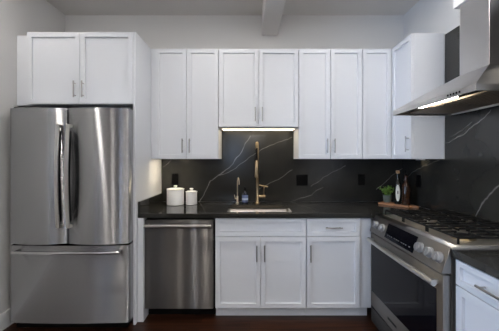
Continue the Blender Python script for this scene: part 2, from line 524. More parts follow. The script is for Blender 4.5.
upper('wall_cabinet', 'tall white two-door shaker wall cabinet above the white canisters', -0.940, -0.297, UZ0, UZ1,
      [(-0.903, -0.603), (-0.599, -0.299)], [[(-0.636, 1.497)], [(-0.568, 1.497)]], fill=(-0.940, -0.903), rec=0.03)
upper('wall_cabinet', 'short white two-door shaker wall cabinet above the sink', -0.294, 0.468, 1.677, UZ1,
      [(-0.292, 0.085), (0.089, 0.466)], [[(0.054, 1.795)], [(0.120, 1.795)]])
upper('wall_cabinet', 'tall white two-door shaker wall cabinet right of the faucet, above the double outlet', 0.471, 1.073, UZ0, UZ1,
      [(0.473, 0.770), (0.774, 1.071)], [[(0.737, 1.497)], [(0.807, 1.497)]], rec=0.03)
upper('corner_wall_cabinet', 'narrow white single-door shaker wall cabinet at the right end of the back wall', 1.076, 1.633, UZ0, UZ1,
      [(1.078, 1.351)], [[]], rec=0.03)
# cabinet on the right-hand wall
t = thing('side_wall_cabinet', 'white shaker wall cabinet on the right wall, its plain grey-white end beside the range hood', 'cabinet', (1.5, -0.49, UZ0))
bm = nb(); bx(bm, 1.377, 1.634, -0.336, -0.664, UZ0, UZ1, 0.0015); obj('carcass', bm, M['white'], t)
d = bevel_fronts(obj('door', shaker_right(-0.662, -0.338, UZ0+0.002, UZ1-0.002, 1.375), M['white'], t))
bar_handle((1.355, -0.628, 1.50), 0.135, UP, OUTX, d)

# tall end panel right of the refrigerator
bm = nb(); bx(bm, -0.962, -0.942, -0.001, -0.695, 0.0, 2.425, 0.0015)
tag(obj('refrigerator_end_panel', bm, M['white'], origin=(-0.952, -0.35, 0)), 'tall white end panel standing between the refrigerator and the dishwasher', 'cabinet panel')
bm = nb(); bx(bm, -0.940, -0.893, -0.05, -0.653, 0.0, 0.874, 0.0015)
tag(obj('base_filler_panel', bm, M['white'], origin=(-0.918, -0.34, 0)), 'narrow white floor-standing filler panel at the left side of the dishwasher', 'cabinet panel')

def base_box(bm, x0, x1, y0, y1, z0, z1, w=0.018, top=False):
    bx(bm, x0, x0+w, y0, y1, z0, z1); bx(bm, x1-w, x1, y0, y1, z0, z1)
    bx(bm, x0+w, x1-w, y0, y1, z0, z0+w); bx(bm, x0+w, x1-w, max(y0, y1)-w, max(y0, y1), z0+w, z1)

# sink base
x0, x1 = -0.293, 0.482
t = thing('sink_base_cabinet', 'white two-door shaker base cabinet with a false drawer front below the sink', 'cabinet', ((x0+x1)/2, -0.3, 0))
bm = nb(); base_box(bm, x0, x1, -0.03, -FB, 0.10, 0.872); bx(bm, x0+0.018, x1-0.018, -FB+0.012, -FB, 0.70, 0.872); obj('carcass', bm, M['white'], t)
bm = nb(); bx(bm, x0, x1, -0.50, -0.55, 0.0, 0.099); obj('toe_kick', bm, M['white'], t)
bevel_fronts(obj('false_drawer_front', shaker_back(x0+0.003, x1-0.003, 0.715, 0.866, FB+0.002, rail=0.050), M['white'], t))
for a, b, hx in ((x0+0.003, 0.0925, 0.061), (0.0965, x1-0.003, 0.127)):
    d = bevel_fronts(obj('door', shaker_back(a, b, 0.103, 0.710, FB+0.002), M['white'], t))
    bar_handle((hx, -(FB+0.022), 0.575), 0.135, UP, OUTY, d)
# drawer base
x0, x1 = 0.484, 0.941
t = thing('drawer_base_cabinet', 'white base cabinet with one drawer over one door, between the sink cabinet and the range', 'cabinet', ((x0+x1)/2, -0.3, 0))
bm = nb(); bx(bm, x0, x1, -0.03, -FB, 0.10, 0.872); obj('carcass', bm, M['white'], t)
bm = nb(); bx(bm, x0, 1.03, -0.50, -0.55, 0.0, 0.099); obj('toe_kick', bm, M['white'], t)
d = bevel_fronts(obj('drawer', shaker_back(x0+0.003, x1-0.003, 0.715, 0.866, FB+0.002, rail=0.050), M['white'], t))
bar_handle((0.712, -(FB+0.022), 0.790), 0.145, RIGHT, OUTY, d)
d = bevel_fronts(obj('door', shaker_back(x0+0.003, x1-0.003, 0.103, 0.710, FB+0.002), M['white'], t))
bar_handle((0.516, -(FB+0.022), 0.575), 0.145, UP, OUTY, d)
bm = nb(); bx(bm, 0.943, 1.040, -0.45, -0.612, 0.10, 0.872, 0.001)
tag(obj('corner_filler_panel', bm, M['white'], origin=(0.99, -0.6, 0.1)), 'plain white corner filler panel between the drawer cabinet and the range', 'cabinet panel')
# base cabinet in the right foreground
t = thing('side_base_cabinet', 'pale white shaker base cabinet in the right foreground, nearest the camera beside the range', 'cabinet', (1.35, -1.85, 0))
bm = nb(); bx(bm, 1.06, 1.634, -1.612, -2.09, 0.10, 0.872); obj('carcass', bm, M['white'], t)
bm = nb(); bx(bm, 1.12, 1.16, -1.612, -2.09, 0.0, 0.099); obj('toe_kick', bm, M['white'], t)
d = bevel_fronts(obj('drawer', shaker_right(-2.086, -1.616, 0.744, 0.868, 1.058, rail=0.042), M['white'], t))
bar_handle((1.038, -1.85, 0.806), 0.145, DEEP, OUTX, d)
bevel_fronts(obj('door', shaker_right(-2.086, -1.616, 0.103, 0.738, 1.058), M['white'], t))

# ------------------------------------------------------------------ worktops and stone splashbacks
def slab(bm, xs, ys, keep, z0, z1):
    v = {}
    for i, x in enumerate(xs):
        for j, y in enumerate(ys): v[i, j] = bm.verts.new((x, y, z0))
    fs = [bm.faces.new((v[i,j], v[i+1,j], v[i+1,j+1], v[i,j+1])) for (i, j) in keep]
    for k in list(v.values()):
        if not k.link_faces: bm.verts.remove(k)
    r = bmesh.ops.extrude_face_region(bm, geom=fs)
    bmesh.ops.translate(bm, verts=[e for e in r['geom'] if isinstance(e, bmesh.types.BMVert)], vec=(0, 0, z1-z0))

CT = (0.0, -0.3, 0.914)
top_veins = [([(-0.9,-0.2,0),(-0.5,-0.05,0),(-0.35,0.2,0)], 0.7), ([(0.45,-0.30,0),(0.7,-0.1,0),(0.85,0.15,0),(1.1,0.22,0)], 1.2),
             ([(0.5,0.12,0),(0.8,0.02,0),(1.05,-0.05,0)], 0.9), ([(0.9,-0.3,0),(1.1,0.0,0),(1.5,0.1,0)], 0.8)]
M['stone_top'] = stone('dark_quartz_top', top_veins, rough=0.09, strength=0.22, width=0.014, plane=(1, 1, 0))
SX0, SX1, SY0, SY1 = -0.195, 0.372, -0.582, -0.190      # sink cut-out
bm = nb()
xs = [-0.941, SX0, SX1, 1.026, 1.634]
ys = [-0.728, -0.655, SY0, SY1, -0.001]
keep = [(i, j) for i in range(4) for j in range(1, 4) if not (i == 1 and j == 2)] + [(3, 0)]
slab(bm, xs, ys, keep, 0.876, 0.914)
ct = obj('countertop', bm, M['stone_top'], origin=CT)
tag(ct, 'long dark stone countertop with pale veining holding the sink, canisters and faucet', 'countertop')
md = ct.modifiers.new('edge', 'BEVEL'); md.width = 0.003; md.segments = 2; md.limit_method = 'ANGLE'
bm = nb(); bx(bm, -0.941, -0.921, -0.001, -0.650, 0.9145, 1.012, 0.002); obj('upstand', bm, M['stone_top'], ct)
bm = nb(); bx(bm, 1.026, 1.634, -1.606, -2.12, 0.876, 0.914, 0.002)
tag(obj('countertop', bm, M['stone_top'], origin=(1.3, -1.85, 0.914)), 'dark stone countertop in the right foreground, on the near side of the range', 'countertop')

# back splash: veins placed in the slab's own metres (x across, z up)
def bp(px, py): return ((px-249.5)/93.44, 0.0, 1.372 + (159-py)/93.44 - 0.914)
bv = [([bp(199,204), bp(203,195), bp(210.5,181), bp(220.7,173.5), bp(233.4,163.7), bp(242,151), bp(250,136)], 1.0),
      ([bp(217,176), bp(233,170), bp(250,157), bp(262,149), bp(273,144.5), bp(292,137)], 0.75),
      ([bp(259,189), bp(268,184), bp(279,179), bp(292,170)], 0.7),
      ([bp(291,201), bp(302,197.5), bp(312,194), bp(323,187)], 0.9),
      ([bp(311,186), bp(320,180), bp(329,174), bp(345,166)], 0.7),
      ([bp(376,190), bp(390,178), bp(402,168)], 0.5), ([bp(160,170), bp(172,160)], 0.4)]
M['stone_back'] = stone('dark_quartz_back', bv, rough=0.19, strength=1.0)
bm = nb(); bx(bm, -0.941, 1.659, 0.0, 0.019, 0.915, 1.70)
tag(obj('backsplash', bm, M['stone_back'], origin=(0, 0, 0.914)), 'dark veined stone backsplash slab along the back wall behind the sink', 'backsplash')
def rp(px, py):                 # a point of the right-hand slab, from where it shows
    s = (px-249.5)/1.635
    return (0.0, -(3.05 - 285.0/s), 1.372 + (159-py)/s - 0.914)
rv = [([rp(445,144), rp(455,139), rp(466,132), rp(480,120), rp(490,110)], 1.0),
      ([rp(473,219), rp(481,207), rp(489,196), rp(494,189), rp(505,180)], 1.3),
      ([rp(403,181), rp(412,172), rp(425,166), rp(445,158)], 0.5),
      ([rp(451,137), rp(460,131), rp(472,122)], 0.8)]
M['stone_side'] = stone('dark_quartz_side', rv, rough=0.19, strength=0.75, plane=(0, 1, 1))
bm = nb()
prism(bm, [(-0.001, 0.915), (-0.001, 1.371), (-0.667, 1.371), (-0.667, 2.413), (-2.12, 2.413), (-2.12, 0.915)], 'x', 1.6352, 1.6595)
tag(obj('backsplash', bm, M['stone_side'], origin=(1.635, 0, 0.914)), 'tall dark veined stone slab on the right wall behind the range and hood', 'backsplash')

# under-cabinet lights
def led(label, x0, x1, y0, y1, z, mat):
    t = thing('under_cabinet_light', label, 'light', ((x0+x1)/2, (y0+y1)/2, z))
    bm = nb(); bx(bm, x0, x1, y0, y1, z-0.003, z-0.0005); bx(bm, x0, x0+0.003, y0, y1, z-0.010, z-0.003); bx(bm, x1-0.003, x1, y0, y1, z-0.010, z-0.003)
    bx(bm, x0+0.003, x1-0.003, y0, y0+0.003, z-0.010, z-0.003); bx(bm, x0+0.003, x1-0.003, y1-0.003, y1, z-0.010, z-0.003)
    obj('housing', bm, M['trim'], t)
    bm = nb(); bx(bm, x0+0.004, x1-0.004, y0+0.004, y1-0.004, z-0.0055, z-0.0033); obj('lens', bm, mat, t)
led('glowing warm light strip under the short cabinet above the sink', -0.275, 0.454, -0.27, -0.06, 1.677, M['led'])
led('small warm light under the tall cabinet above the canisters, beside the end panel', -0.80, -0.68, -0.25, -0.17, 1.402, M['led_left'])
led('small warm light under the cabinet in the right back corner above the bottles', 1.570, 1.622, -0.42, -0.36, 1.3715, M['led_small'])

# ------------------------------------------------------------------ refrigerator
def bowed(x0, x1, yb, yf, z0, z1, bow, rc=0.012, n=14):
    """door slab with a slightly bowed front and rounded vertical edges; yb back, yf front (negative is nearer)"""
    bm = nb()
    pts = [(x0, yb)]
    for k in range(n+1):
        u = k/n
        x = x0 + (x1-x0)*u
        e = min(u, 1-u)*(x1-x0)
        r = rc*(1-math.sqrt(max(0, 1-(1-min(1, e/rc))**2)))
        pts.append((x, yf + bow*(2*u-1)**2 + r))
    # finer rounding near the edges
    extra = []
    for e in (0.001, 0.003, 0.006, 0.009, 0.012):
        for x, u in ((x0+e, e/(x1-x0)), (x1-e, 1-e/(x1-x0))):
            r = rc*(1-math.sqrt(max(0, 1-(1-min(1, e/rc))**2)))
            extra.append((x, yf + bow*(2*u-1)**2 + r))
    mid = sorted(pts[1:] + extra)
    poly = [(x0, yb)] + mid + [(x1, yb)]
    prism(bm, poly, 'z', z0, z1)
    return bm

RF = thing('refrigerator', 'stainless steel french-door refrigerator with a bottom freezer drawer', 'refrigerator', (-1.43, -0.40, 0))
bm = nb(); bx(bm, -1.898, -0.975, -0.03, -0.695, 0.03, 1.755, 0.004); obj('body', bm, M['grey'], RF)
bm = nb(); bx(bm, -1.885, -0.99, -0.62, -0.745, 0.008, 0.066, 0.004); obj('base_grille', bm, M['blackgap'], RF)
for x0, x1, hx in ((-1.905, -1.449, -1.484), (-1.442, -0.960, -1.407)):
    d = obj('door', bowed(x0, x1, -0.70, -0.827, 0.702, 1.774, 0.040), M['steel'], RF, 35)
    bm = nb()
    z0, z1 = 0.836, 1.642
    # flat bar that arches off the door, with end brackets
    prof = []
    for k in range(17):
        u = k/16
        prof.append((-0.848 - 0.020*math.sin(PI*u), z0 + (z1-z0)*u))
    prof2 = [(y+0.010, z) for (y, z) in prof]
    prism(bm, prof + prof2[::-1], 'x', hx-0.014, hx+0.014)
    for z in (z0, z1-0.022): bx(bm, hx-0.0128, hx+0.0128, -0.802, -0.849, z, z+0.022, 0.003)
    bevel_fronts(obj('handle', bm, M['handle_steel'], d), 0.002)
    bm = nb()
    pa = [(y+0.0103, z) for (y, z) in prof[1:-1]]; pb = [(y+0.036, z) for (y, z) in prof[1:-1]]
    prism(bm, pa + pb[::-1], 'x', hx-0.013, hx+0.013); obj('handle_shade_strip', bm, M['blackgap'], d, label='black strip standing in for the shade behind the door handle')  # black strip in place of the shade and dark reflection behind the bar
d = obj('freezer_drawer', bowed(-1.905, -0.960, -0.70, -0.80, 0.072, 0.686, 0.016, n=22), M['steel'], RF, 35)
bm = nb()
tube(bm, [(-1.84 + 0.83*k/16, -0.842 - 0.014*math.sin(PI*k/16), 0.646) for k in range(17)], 0.012, 14)
for x in (-1.825, -1.025): tube(bm, [(x, -0.7915, 0.646), (x, -0.845, 0.646)], 0.012, 12)
obj('handle', bm, M['polish'], d, 40)
for x in (-1.865, -1.0):
    bm = nb(); bx(bm, x-0.03, x+0.03, -0.66, -0.76, 1.7755, 1.790, 0.004); obj('hinge_cover', bm, M['grey'], RF)
for x in (-1.84, -1.03):
    bm = nb(); lathe(bm, [(0.02, 0.0), (0.02, 0.03)], x, -0.66, 16); obj('foot', bm, M['blackgap'], RF)

# ------------------------------------------------------------------ dishwasher
DW = thing('dishwasher', 'stainless steel dishwasher with a bar handle under the counter', 'dishwasher', (-0.60, -0.3, 0))
bm = nb(); bx(bm, -0.888, -0.300, -0.05, -0.585, 0.10, 0.870); obj('body', bm, M['blackgap'], DW)
bm = nb(); bx(bm, -0.893, -0.300, -0.45, -0.53, 0.0, 0.095); obj('toe_kick', bm, M['blackgap'], DW)
bm = nb(); bx(bm, -0.890, -0.309, -0.588, -0.628, 0.098, 0.856, 0.004); d = obj('door', bm, M['steel_dark'], DW, 30)
bm = nb()
tube(bm, [(-0.878, -0.667, 0.812), (-0.322, -0.667, 0.812)], 0.0125, 16)
for x in (-0.855, -0.345): tube(bm, [(x, -0.629, 0.812), (x, -0.667, 0.812)], 0.009, 12)
obj('handle', bm, M['handle_steel'], d, 40)

# ------------------------------------------------------------------ sink
SK = thing('sink', 'undermount stainless steel sink basin set into the dark countertop', 'sink', ((SX0+SX1)/2, (SY0+SY1)/2, 0.65))
bm = nb()
fs = bx(bm, SX0-0.004, SX1+0.004, SY0-0.004, SY1+0.004, 0.66, 0.8755)
bmesh.ops.delete(bm, geom=[fs[1]], context='FACES')
vert = [e for e in bm.edges if abs(e.verts[0].co.z - e.verts[1].co.z) > 0.1 or (e.verts[0].co.z < 0.7 and e.verts[1].co.z < 0.7)]
bmesh.ops.bevel(bm, geom=vert, offset=0.02, segments=4, profile=0.5, affect='EDGES')
o = obj('basin', bm, M['basin'], SK, 50)
md = o.modifiers.new('wall', 'SOLIDIFY'); md.thickness = 0.003; md.offset = 1.0
bm = nb(); lathe(bm, [(0.0, 0.6615), (0.042, 0.6615), (0.045, 0.6645), (0.0, 0.664)], (SX0+SX1)/2, -0.33, 28); obj('drain', bm, M['polish'], SK, 40)

# ------------------------------------------------------------------ faucet, filter tap
FC = thing('kitchen_faucet', 'tall brushed gold spring-neck faucet behind the sink', 'faucet', (0.082, -0.10, 0.914))
fx, fy = 0.082, -0.10
bm = nb(); lathe(bm, [(0.028, 0.9145), (0.028, 0.920), (0.020, 0.926), (0.0155, 0.932), (0.0155, 1.225), (0.018, 1.228), (0.018, 1.262), (0.0145, 1.266), (0.0145, 1.345)], fx, fy, 24)
obj('post', bm, M['gold'], FC, 40)
# arching hose with a coil spring, leaning forwards over the sink
def arc(u):
    if u < 0.3: return Vector((fx, fy, 1.345 + (1.445-1.345)*u/0.3))
    if u < 0.85:
        a = (u-0.3)/0.55*PI
        return Vector((fx - 0.012*(a/PI), fy - 0.085*(1-math.cos(a)), 1.445 + 0.085*math.sin(a)))
    v = (u-0.85)/0.15
    return Vector((fx-0.012, fy-0.17, 1.445 - 0.09*v))
bm = nb(); tube(bm, [arc(k/60) for k in range(61)], 0.0085, 10); obj('hose', bm, M['black'], FC, 60)
bm = nb(); turns = 30; pts = []
NS = turns*10
for k in range(NS+1):
    u = 0.80*k/NS
    p = arc(u); t_ = (arc(min(1, u+0.004)) - arc(max(0, u-0.004))).normalized()
    a = Vector((1, 0, 0)); b = t_.cross(a).normalized()
    w = 2*PI*turns*k/NS
    pts.append(p + (a*math.cos(w) + b*math.sin(w))*0.0128)
tube(bm, pts, 0.0032, 6); obj('spring', bm, M['gold'], FC, 60)
hx, hy = fx-0.012, fy-0.17
bm = nb(); lathe(bm, [(0.012, 1.190), (0.019, 1.196), (0.0205, 1.215), (0.0185, 1.27), (0.0165, 1.335), (0.012, 1.352), (0.010, 1.358)], hx, hy, 20); obj('spray_head', bm, M['gold'], FC, 40)
bm = nb(); tube(bm, [(fx, fy-0.018, 1.245), (fx-0.006, fy-0.09, 1.250), (hx, hy+0.019, 1.255)], 0.006, 10); obj('holder_arm', bm, M['gold'], FC, 40)
bm = nb()
tube(bm, [(fx+0.0155, fy, 0.985), (fx+0.082, fy, 0.985)], 0.0155, 18)
tube(bm, [(fx+0.066, fy, 0.998), (fx+0.068, fy-0.006, 1.085)], 0.0065, 10)
obj('valve', bm, M['gold'], FC, 40)
bm = nb(); tube(bm, [(fx+0.0155, fy-0.004, 1.103), (fx+0.062, fy-0.010, 1.092), (fx+0.108, fy-0.016, 1.086)], [0.006, 0.0075, 0.0075], 10); obj('lever', bm, M['gold'], FC, 40)

FT = thing('filter_tap', 'small slim champagne-coloured water filter tap left of the gold faucet', 'faucet', (-0.125, -0.10, 0.914))
bm = nb(); lathe(bm, [(0.018, 0.9145), (0.018, 0.920), (0.010, 0.926), (0.010, 0.985), (0.006, 0.990)], -0.125, -0.10, 20); obj('base', bm, M['pale_gold'], FT, 40)
bm = nb()
pts = [(-0.125, -0.10, 0.985), (-0.125, -0.10, 1.13)]
for k in range(1, 11):
    a = k/10*PI
    pts.append((-0.125 + 0.010*(1-math.cos(a)), -0.10 - 0.035*(1-math.cos(a)), 1.13 + 0.05*math.sin(a)))
pts.append((pts[-1][0], pts[-1][1], 1.112))
tube(bm, pts, 0.0055, 10); obj('spout', bm, M['pale_gold'], FT, 60)
bm = nb(); tube(bm, [(-0.135, -0.10, 0.962), (-0.152, -0.10, 0.964)], 0.007, 10); tube(bm, [(-0.148, -0.10, 0.968), (-0.156, -0.102, 1.002)], 0.004, 8); obj('lever', bm, M['pale_gold'], FT, 40)

# ------------------------------------------------------------------ soap bottle
sx, sy = -0.046, -0.105
SB = thing('soap_bottle', 'small dark soap bottle with a blue label beside the gold faucet', 'bottle', (sx, sy, 0.914))
bm = nb(); lathe(bm, [(0.028, 0.9145), (0.031, 0.918), (0.031, 1.010), (0.027, 1.026), (0.014, 1.036), (0.012, 1.046)], sx, sy, 28); obj('body', bm, M['soap'], SB, 40)
bm = nb(); lathe(bm, [(0.0135, 1.0465), (0.0135, 1.062), (0.009, 1.066), (0.006, 1.085)], sx, sy, 16); tube(bm, [(sx, sy, 1.083), (sx-0.004, sy-0.028, 1.083)], 0.005, 8); obj('cap', bm, M['black'], SB, 40)
bm = nb(); lathe(bm, [(0.0313, 0.928), (0.0316, 0.929), (0.0316, 1.001), (0.0313, 1.002)], sx, sy, 28, closed=False); lb = obj('label', bm, M['blue'], SB, 40)
bm = nb(); lathe(bm, [(0.0317, 0.951), (0.0319, 0.952), (0.0319, 0.968), (0.0317, 0.969)], sx, sy, 28, closed=False); obj('printed_band', bm, M['bluelight'], lb, 40)

# ------------------------------------------------------------------ canisters
def canister(label, cx, cy, r, h, grp, ribs):
    t = thing('canister', label, 'canister', (cx, cy, 0.914), grp)
    z = 0.9145
    prof = [(r-0.006, z), (r, z+0.005)]
    if ribs:
        n = 9
        for k in range(n):
            a = z+0.012 + (h-0.024)*k/n; b = z+0.012 + (h-0.024)*(k+1)/n
            prof += [(r, a+0.002), (r-0.0014, a+0.004), (r-0.0014, b-0.003), (r, b-0.001)]
    prof += [(r, z+h-0.004), (r-0.003, z+h)]
    bm = nb(); lathe(bm, prof, cx, cy, 48); obj('body', bm, M['ceramic'], t, 40)
    zl = z+h+0.0006
    bm = nb(); lathe(bm, [(r-0.002, zl), (r+0.003, zl+0.003), (r+0.003, zl+0.008), (r*0.8, zl+0.014), (0.02, zl+0.018), (0.0, zl+0.0185)], cx, cy, 48); ld_ = obj('lid', bm, M['ceramic'], t, 50)
    bm = nb(); lathe(bm, [(0.010, zl+0.0186), (0.009, zl+0.024), (0.017, zl+0.030), (0.019, zl+0.036), (0.014, zl+0.042), (0.0, zl+0.043)], cx, cy, 24); obj('knob', bm, M['ceramic'], ld_, 50)
canister('larger white ceramic lidded canister on the counter, nearer the end panel', -0.743, -0.19, 0.084, 0.150, 'white canisters', False)
canister('smaller ribbed white ceramic lidded canister right of the larger one', -0.584, -0.18, 0.056, 0.122, 'white canisters', True)

# ------------------------------------------------------------------ outlets
def plate(name, label, cx, cz, w, h, gangs):
    t = thing(name, label, 'outlet', (cx, 0, cz), 'black wall outlets')
    bm = nb(); bx(bm, cx-w/2, cx+w/2, -0.0005, -0.006, cz-h/2, cz+h/2, 0.002); obj('cover_plate', bm, M['black'], t)
    for g in range(gangs):
        gx = cx + (g-(gangs-1)/2)*0.046
        bm = nb()
        bx(bm, gx-0.0165, gx+0.0165, -0.0062, -0.0085, cz-0.034, cz+0.034, 0.001)
        ins = obj('outlet_insert', bm, M['blackgap'], t)
    return t
plate('wall_outlet', 'black single wall outlet above the larger white canister', -0.797, 1.157, 0.072, 0.118, 1)
plate('wall_outlet', 'wide black double wall outlet right of the gold faucet', 0.560, 1.147, 0.122, 0.118, 2)
plate('wall_outlet', 'black single wall outlet left of the potted plant', 1.197, 1.150, 0.072, 0.118, 1)
t = thing('wall_outlet', 'black single wall outlet on the right wall beside the amber bottle', 'outlet', (1.635, -0.30, 1.16), 'black wall outlets')
bm = nb(); bx(bm, 1.6285, 1.6345, -0.336, -0.264, 1.10, 1.218, 0.002); obj('cover_plate', bm, M['black'], t)
bm = nb(); bx(bm, 1.626, 1.6283, -0.3165, -0.2835, 1.125, 1.193, 0.001); obj('outlet_insert', bm, M['blackgap'], t)

# ------------------------------------------------------------------ board, plant, bottles in the corner
BA = Vector((1.295, -0.165)); BD = Vector((0.655, -0.757)).normalized(); BN = Vector((0.757, 0.655)).normalized()
def onb(a, n): 
    p = BA + BD*a + BN*n
    return (p.x, p.y)
bm = nb()
poly = []
def rc(a, n, r, q0):
    for k in range(5):
        w = (q0 + k/4*90)*PI/180
        poly.append((a + r*math.cos(w), n + r*math.sin(w)))
rc(0.02, 0.02, 0.02, 180); rc(0.275, 0.02, 0.02, 270)
poly += [(0.315, 0.042), (0.345, 0.046)]; rc(0.345, 0.062, 0.014, -60); poly += [(0.345, 0.078), (0.315, 0.082)]
rc(0.275, 0.105, 0.02, 0); rc(0.02, 0.105, 0.02, 90)
prism(bm, poly, 'z', 0.0, 0.018)
cb = obj('cutting_board', bm, M['board'])
cb.location = (BA.x, BA.y, 0.9146)
cb.rotation_euler = (0, 0, math.atan2(BD.y, BD.x))
# polygon's second axis must run into the corner
tag(cb, 'small reddish wooden serving board in the back right corner of the counter', 'cutting board')
md = cb.modifiers.new('edge', 'BEVEL'); md.width = 0.003; md.segments = 2; md.limit_method = 'ANGLE'; md.angle_limit = math.radians(50)
ZB = 0.9333

px_, py_ = onb(0.062, 0.082)
PP = thing('potted_plant', 'small bushy green plant in a grey pot on the wooden board', 'plant', (px_, py_, ZB))
bm = nb(); lathe(bm, [(0.0, ZB), (0.030, ZB), (0.034, ZB+0.006), (0.040, ZB+0.070), (0.042, ZB+0.074), (0.038, ZB+0.074), (0.036, ZB+0.062), (0.0, ZB+0.060)], px_, py_, 28); obj('pot', bm, M['potgrey'], PP, 40)
bm = nb(); lathe(bm, [(0.0345, ZB+0.061), (0.0345, ZB+0.066), (0.0, ZB+0.069)], px_, py_, 20); obj('soil', bm, M['soil'], PP, 40)
bm = nb(); stems = nb()
for k in range(36):
    a = random.uniform(0, 2*PI); tilt = random.uniform(0.05, 0.72)
    L = random.uniform(0.05, 0.10)
    base = Vector((px_ + 0.016*math.cos(a), py_ + 0.016*math.sin(a), ZB+0.066))
    dr = Vector((math.sin(tilt)*math.cos(a), math.sin(tilt)*math.sin(a), math.cos(tilt)))
    tip = base + dr*L
    tube(stems, [base, base + dr*L*0.5 + Vector((0, 0, 0.006)), tip], [0.0014, 0.0012, 0.0008], 5)
    for j in range(7):
        c = base + dr*L*(0.35 + 0.65*j/6)
        ph = random.uniform(0, 2*PI)
        side = Vector((math.cos(ph), math.sin(ph), random.uniform(-0.1, 0.7))).normalized()
        wv = side.cross(Vector((0, 0, 1)) + Vector((0.2, 0.1, 0))).normalized()
        l_ = random.uniform(0.014, 0.024); w_ = l_*0.36
        up_ = side.cross(wv)*-0.003
        p0, p3 = c, c + side*l_
        a1 = bm.verts.new(p0); a2 = bm.verts.new(c + side*l_*0.45 + wv*w_ + up_); a3 = bm.verts.new(p3); a4 = bm.verts.new(c + side*l_*0.45 - wv*w_ + up_)
        m1 = bm.verts.new(c + side*l_*0.5 - up_)
        for q in ((a1, a2, m1), (a2, a3, m1), (a3, a4, m1), (a4, a1, m1)): bm.faces.new(q)
obj('foliage', bm, M['leaf'], PP); obj('stems', stems, M['leaf'], PP)

bx_, by_ = onb(0.176, 0.050)
B1 = thing('oil_bottle', 'slim near-black bottle with a pale oval label and cork on the wooden board', 'bottle', (bx_, by_, ZB))
bm = nb(); lathe(bm, [(0.026, ZB), (0.030, ZB+0.004), (0.031, ZB+0.03), (0.031, ZB+0.175), (0.027, ZB+0.205), (0.015, ZB+0.235), (0.0125, ZB+0.255), (0.0125, ZB+0.285), (0.015, ZB+0.287), (0.015, ZB+0.295), (0.012, ZB+0.296)], bx_, by_, 32); obj('body', bm, M['bottleblack'], B1, 40)
bm = nb(); lathe(bm, [(0.011, ZB+0.2962), (0.011, ZB+0.302), (0.016, ZB+0.303), (0.0165, ZB+0.323), (0.014, ZB+0.326)], bx_, by_, 20); obj('cork', bm, M['cork'], B1, 40)
def oval(cx, cy, cz, r, hw, hh, ang, mat, parent, name, off):
    """oval wrapped round a bottle of radius r, facing the direction ang"""
    bm = nb(); N = 28
    def pt(u, v, e): 
        th = ang + u/r
        return (cx + (r+e)*math.cos(th), cy + (r+e)*math.sin(th), cz + v)
    for e, flip in ((off, False), (off+0.0006, True)):
        rings = []
        for q in (0.33, 0.66, 1.0):
            rings.append([bm.verts.new(pt(hw*q*math.cos(k*2*PI/N), hh*q*math.sin(k*2*PI/N), e)) for k in range(N)])
        c = bm.verts.new(pt(0, 0, e))
        for k in range(N): bm.faces.new((c, rings[0][k], rings[0][(k+1) % N]))
        for a, b in zip(rings[:-1], rings[1:]):
            for k in range(N): bm.faces.new((a[k], b[k], b[(k+1) % N], a[(k+1) % N]))
        if not flip: outer = rings[-1]
        else:
            for k in range(N): bm.faces.new((outer[k], rings[-1][k], rings[-1][(k+1) % N], outer[(k+1) % N]))
    return obj(name, bm, mat, parent, 40)
ang1 = math.atan2(-3.05-by_, 0-bx_) + 0.05
lb = oval(bx_, by_, ZB+0.108, 0.031, 0.020, 0.078, ang1, M['label'], B1, 'label', 0.0003)
oval(bx_, by_, ZB+0.115, 0.031, 0.0045, 0.018, ang1, M['ink'], lb, 'printed_emblem', 0.0012)

cx_, cy_ = onb(0.250, 0.052)
B2 = thing('amber_bottle', 'brown amber glass bottle with a black pour spout on the wooden board', 'bottle', (cx_, cy_, ZB))
bm = nb(); lathe(bm, [(0.030, ZB), (0.035, ZB+0.004), (0.036, ZB+0.02), (0.036, ZB+0.165), (0.031, ZB+0.190), (0.016, ZB+0.220), (0.013, ZB+0.240), (0.013, ZB+0.270), (0.0155, ZB+0.272), (0.0155, ZB+0.280), (0.012, ZB+0.281)], cx_, cy_, 32); obj('body', bm, M['amber'], B2, 40)
bm = nb(); lathe(bm, [(0.0145, ZB+0.2812), (0.0145, ZB+0.296), (0.007, ZB+0.300), (0.006, ZB+0.312)], cx_, cy_, 16)
tube(bm, [(cx_, cy_, ZB+0.310), (cx_-0.004, cy_-0.004, ZB+0.326), (cx_-0.014, cy_-0.010, ZB+0.338)], 0.0045, 8); obj('pour_spout', bm, M['black'], B2, 40)

# ------------------------------------------------------------------ range
RY0, RY1 = -0.732, -1.600           # far end, near end
RG = thing('kitchen_range', 'wide stainless steel gas range with black grates and oven on the right side', 'range', (1.33, (RY0+RY1)/2, 0))
bm = nb(); bx(bm, 1.030, 1.62, RY0, RY1, 0.06, 0.905, 0.002); obj('body', bm, M['steel_range'], RG)
bm = nb(); bx(bm, 1.06, 1.58, RY0-0.02, RY1+0.02, 0.0, 0.059); obj('plinth', bm, M['blackgap'], RG)
# cooktop: steel tray rim and black enamel
bm = nb(); bx(bm, 1.028, 1.632, RY0, RY1, 0.9055, 0.922, 0.003); obj('cooktop', bm, M['steel_soft'], RG, 30)
bm = nb(); bx(bm, 1.075, 1.605, RY0-0.025, RY1+0.025, 0.9222, 0.927, 0.002); obj('burner_tray', bm, M['tray'], RG)
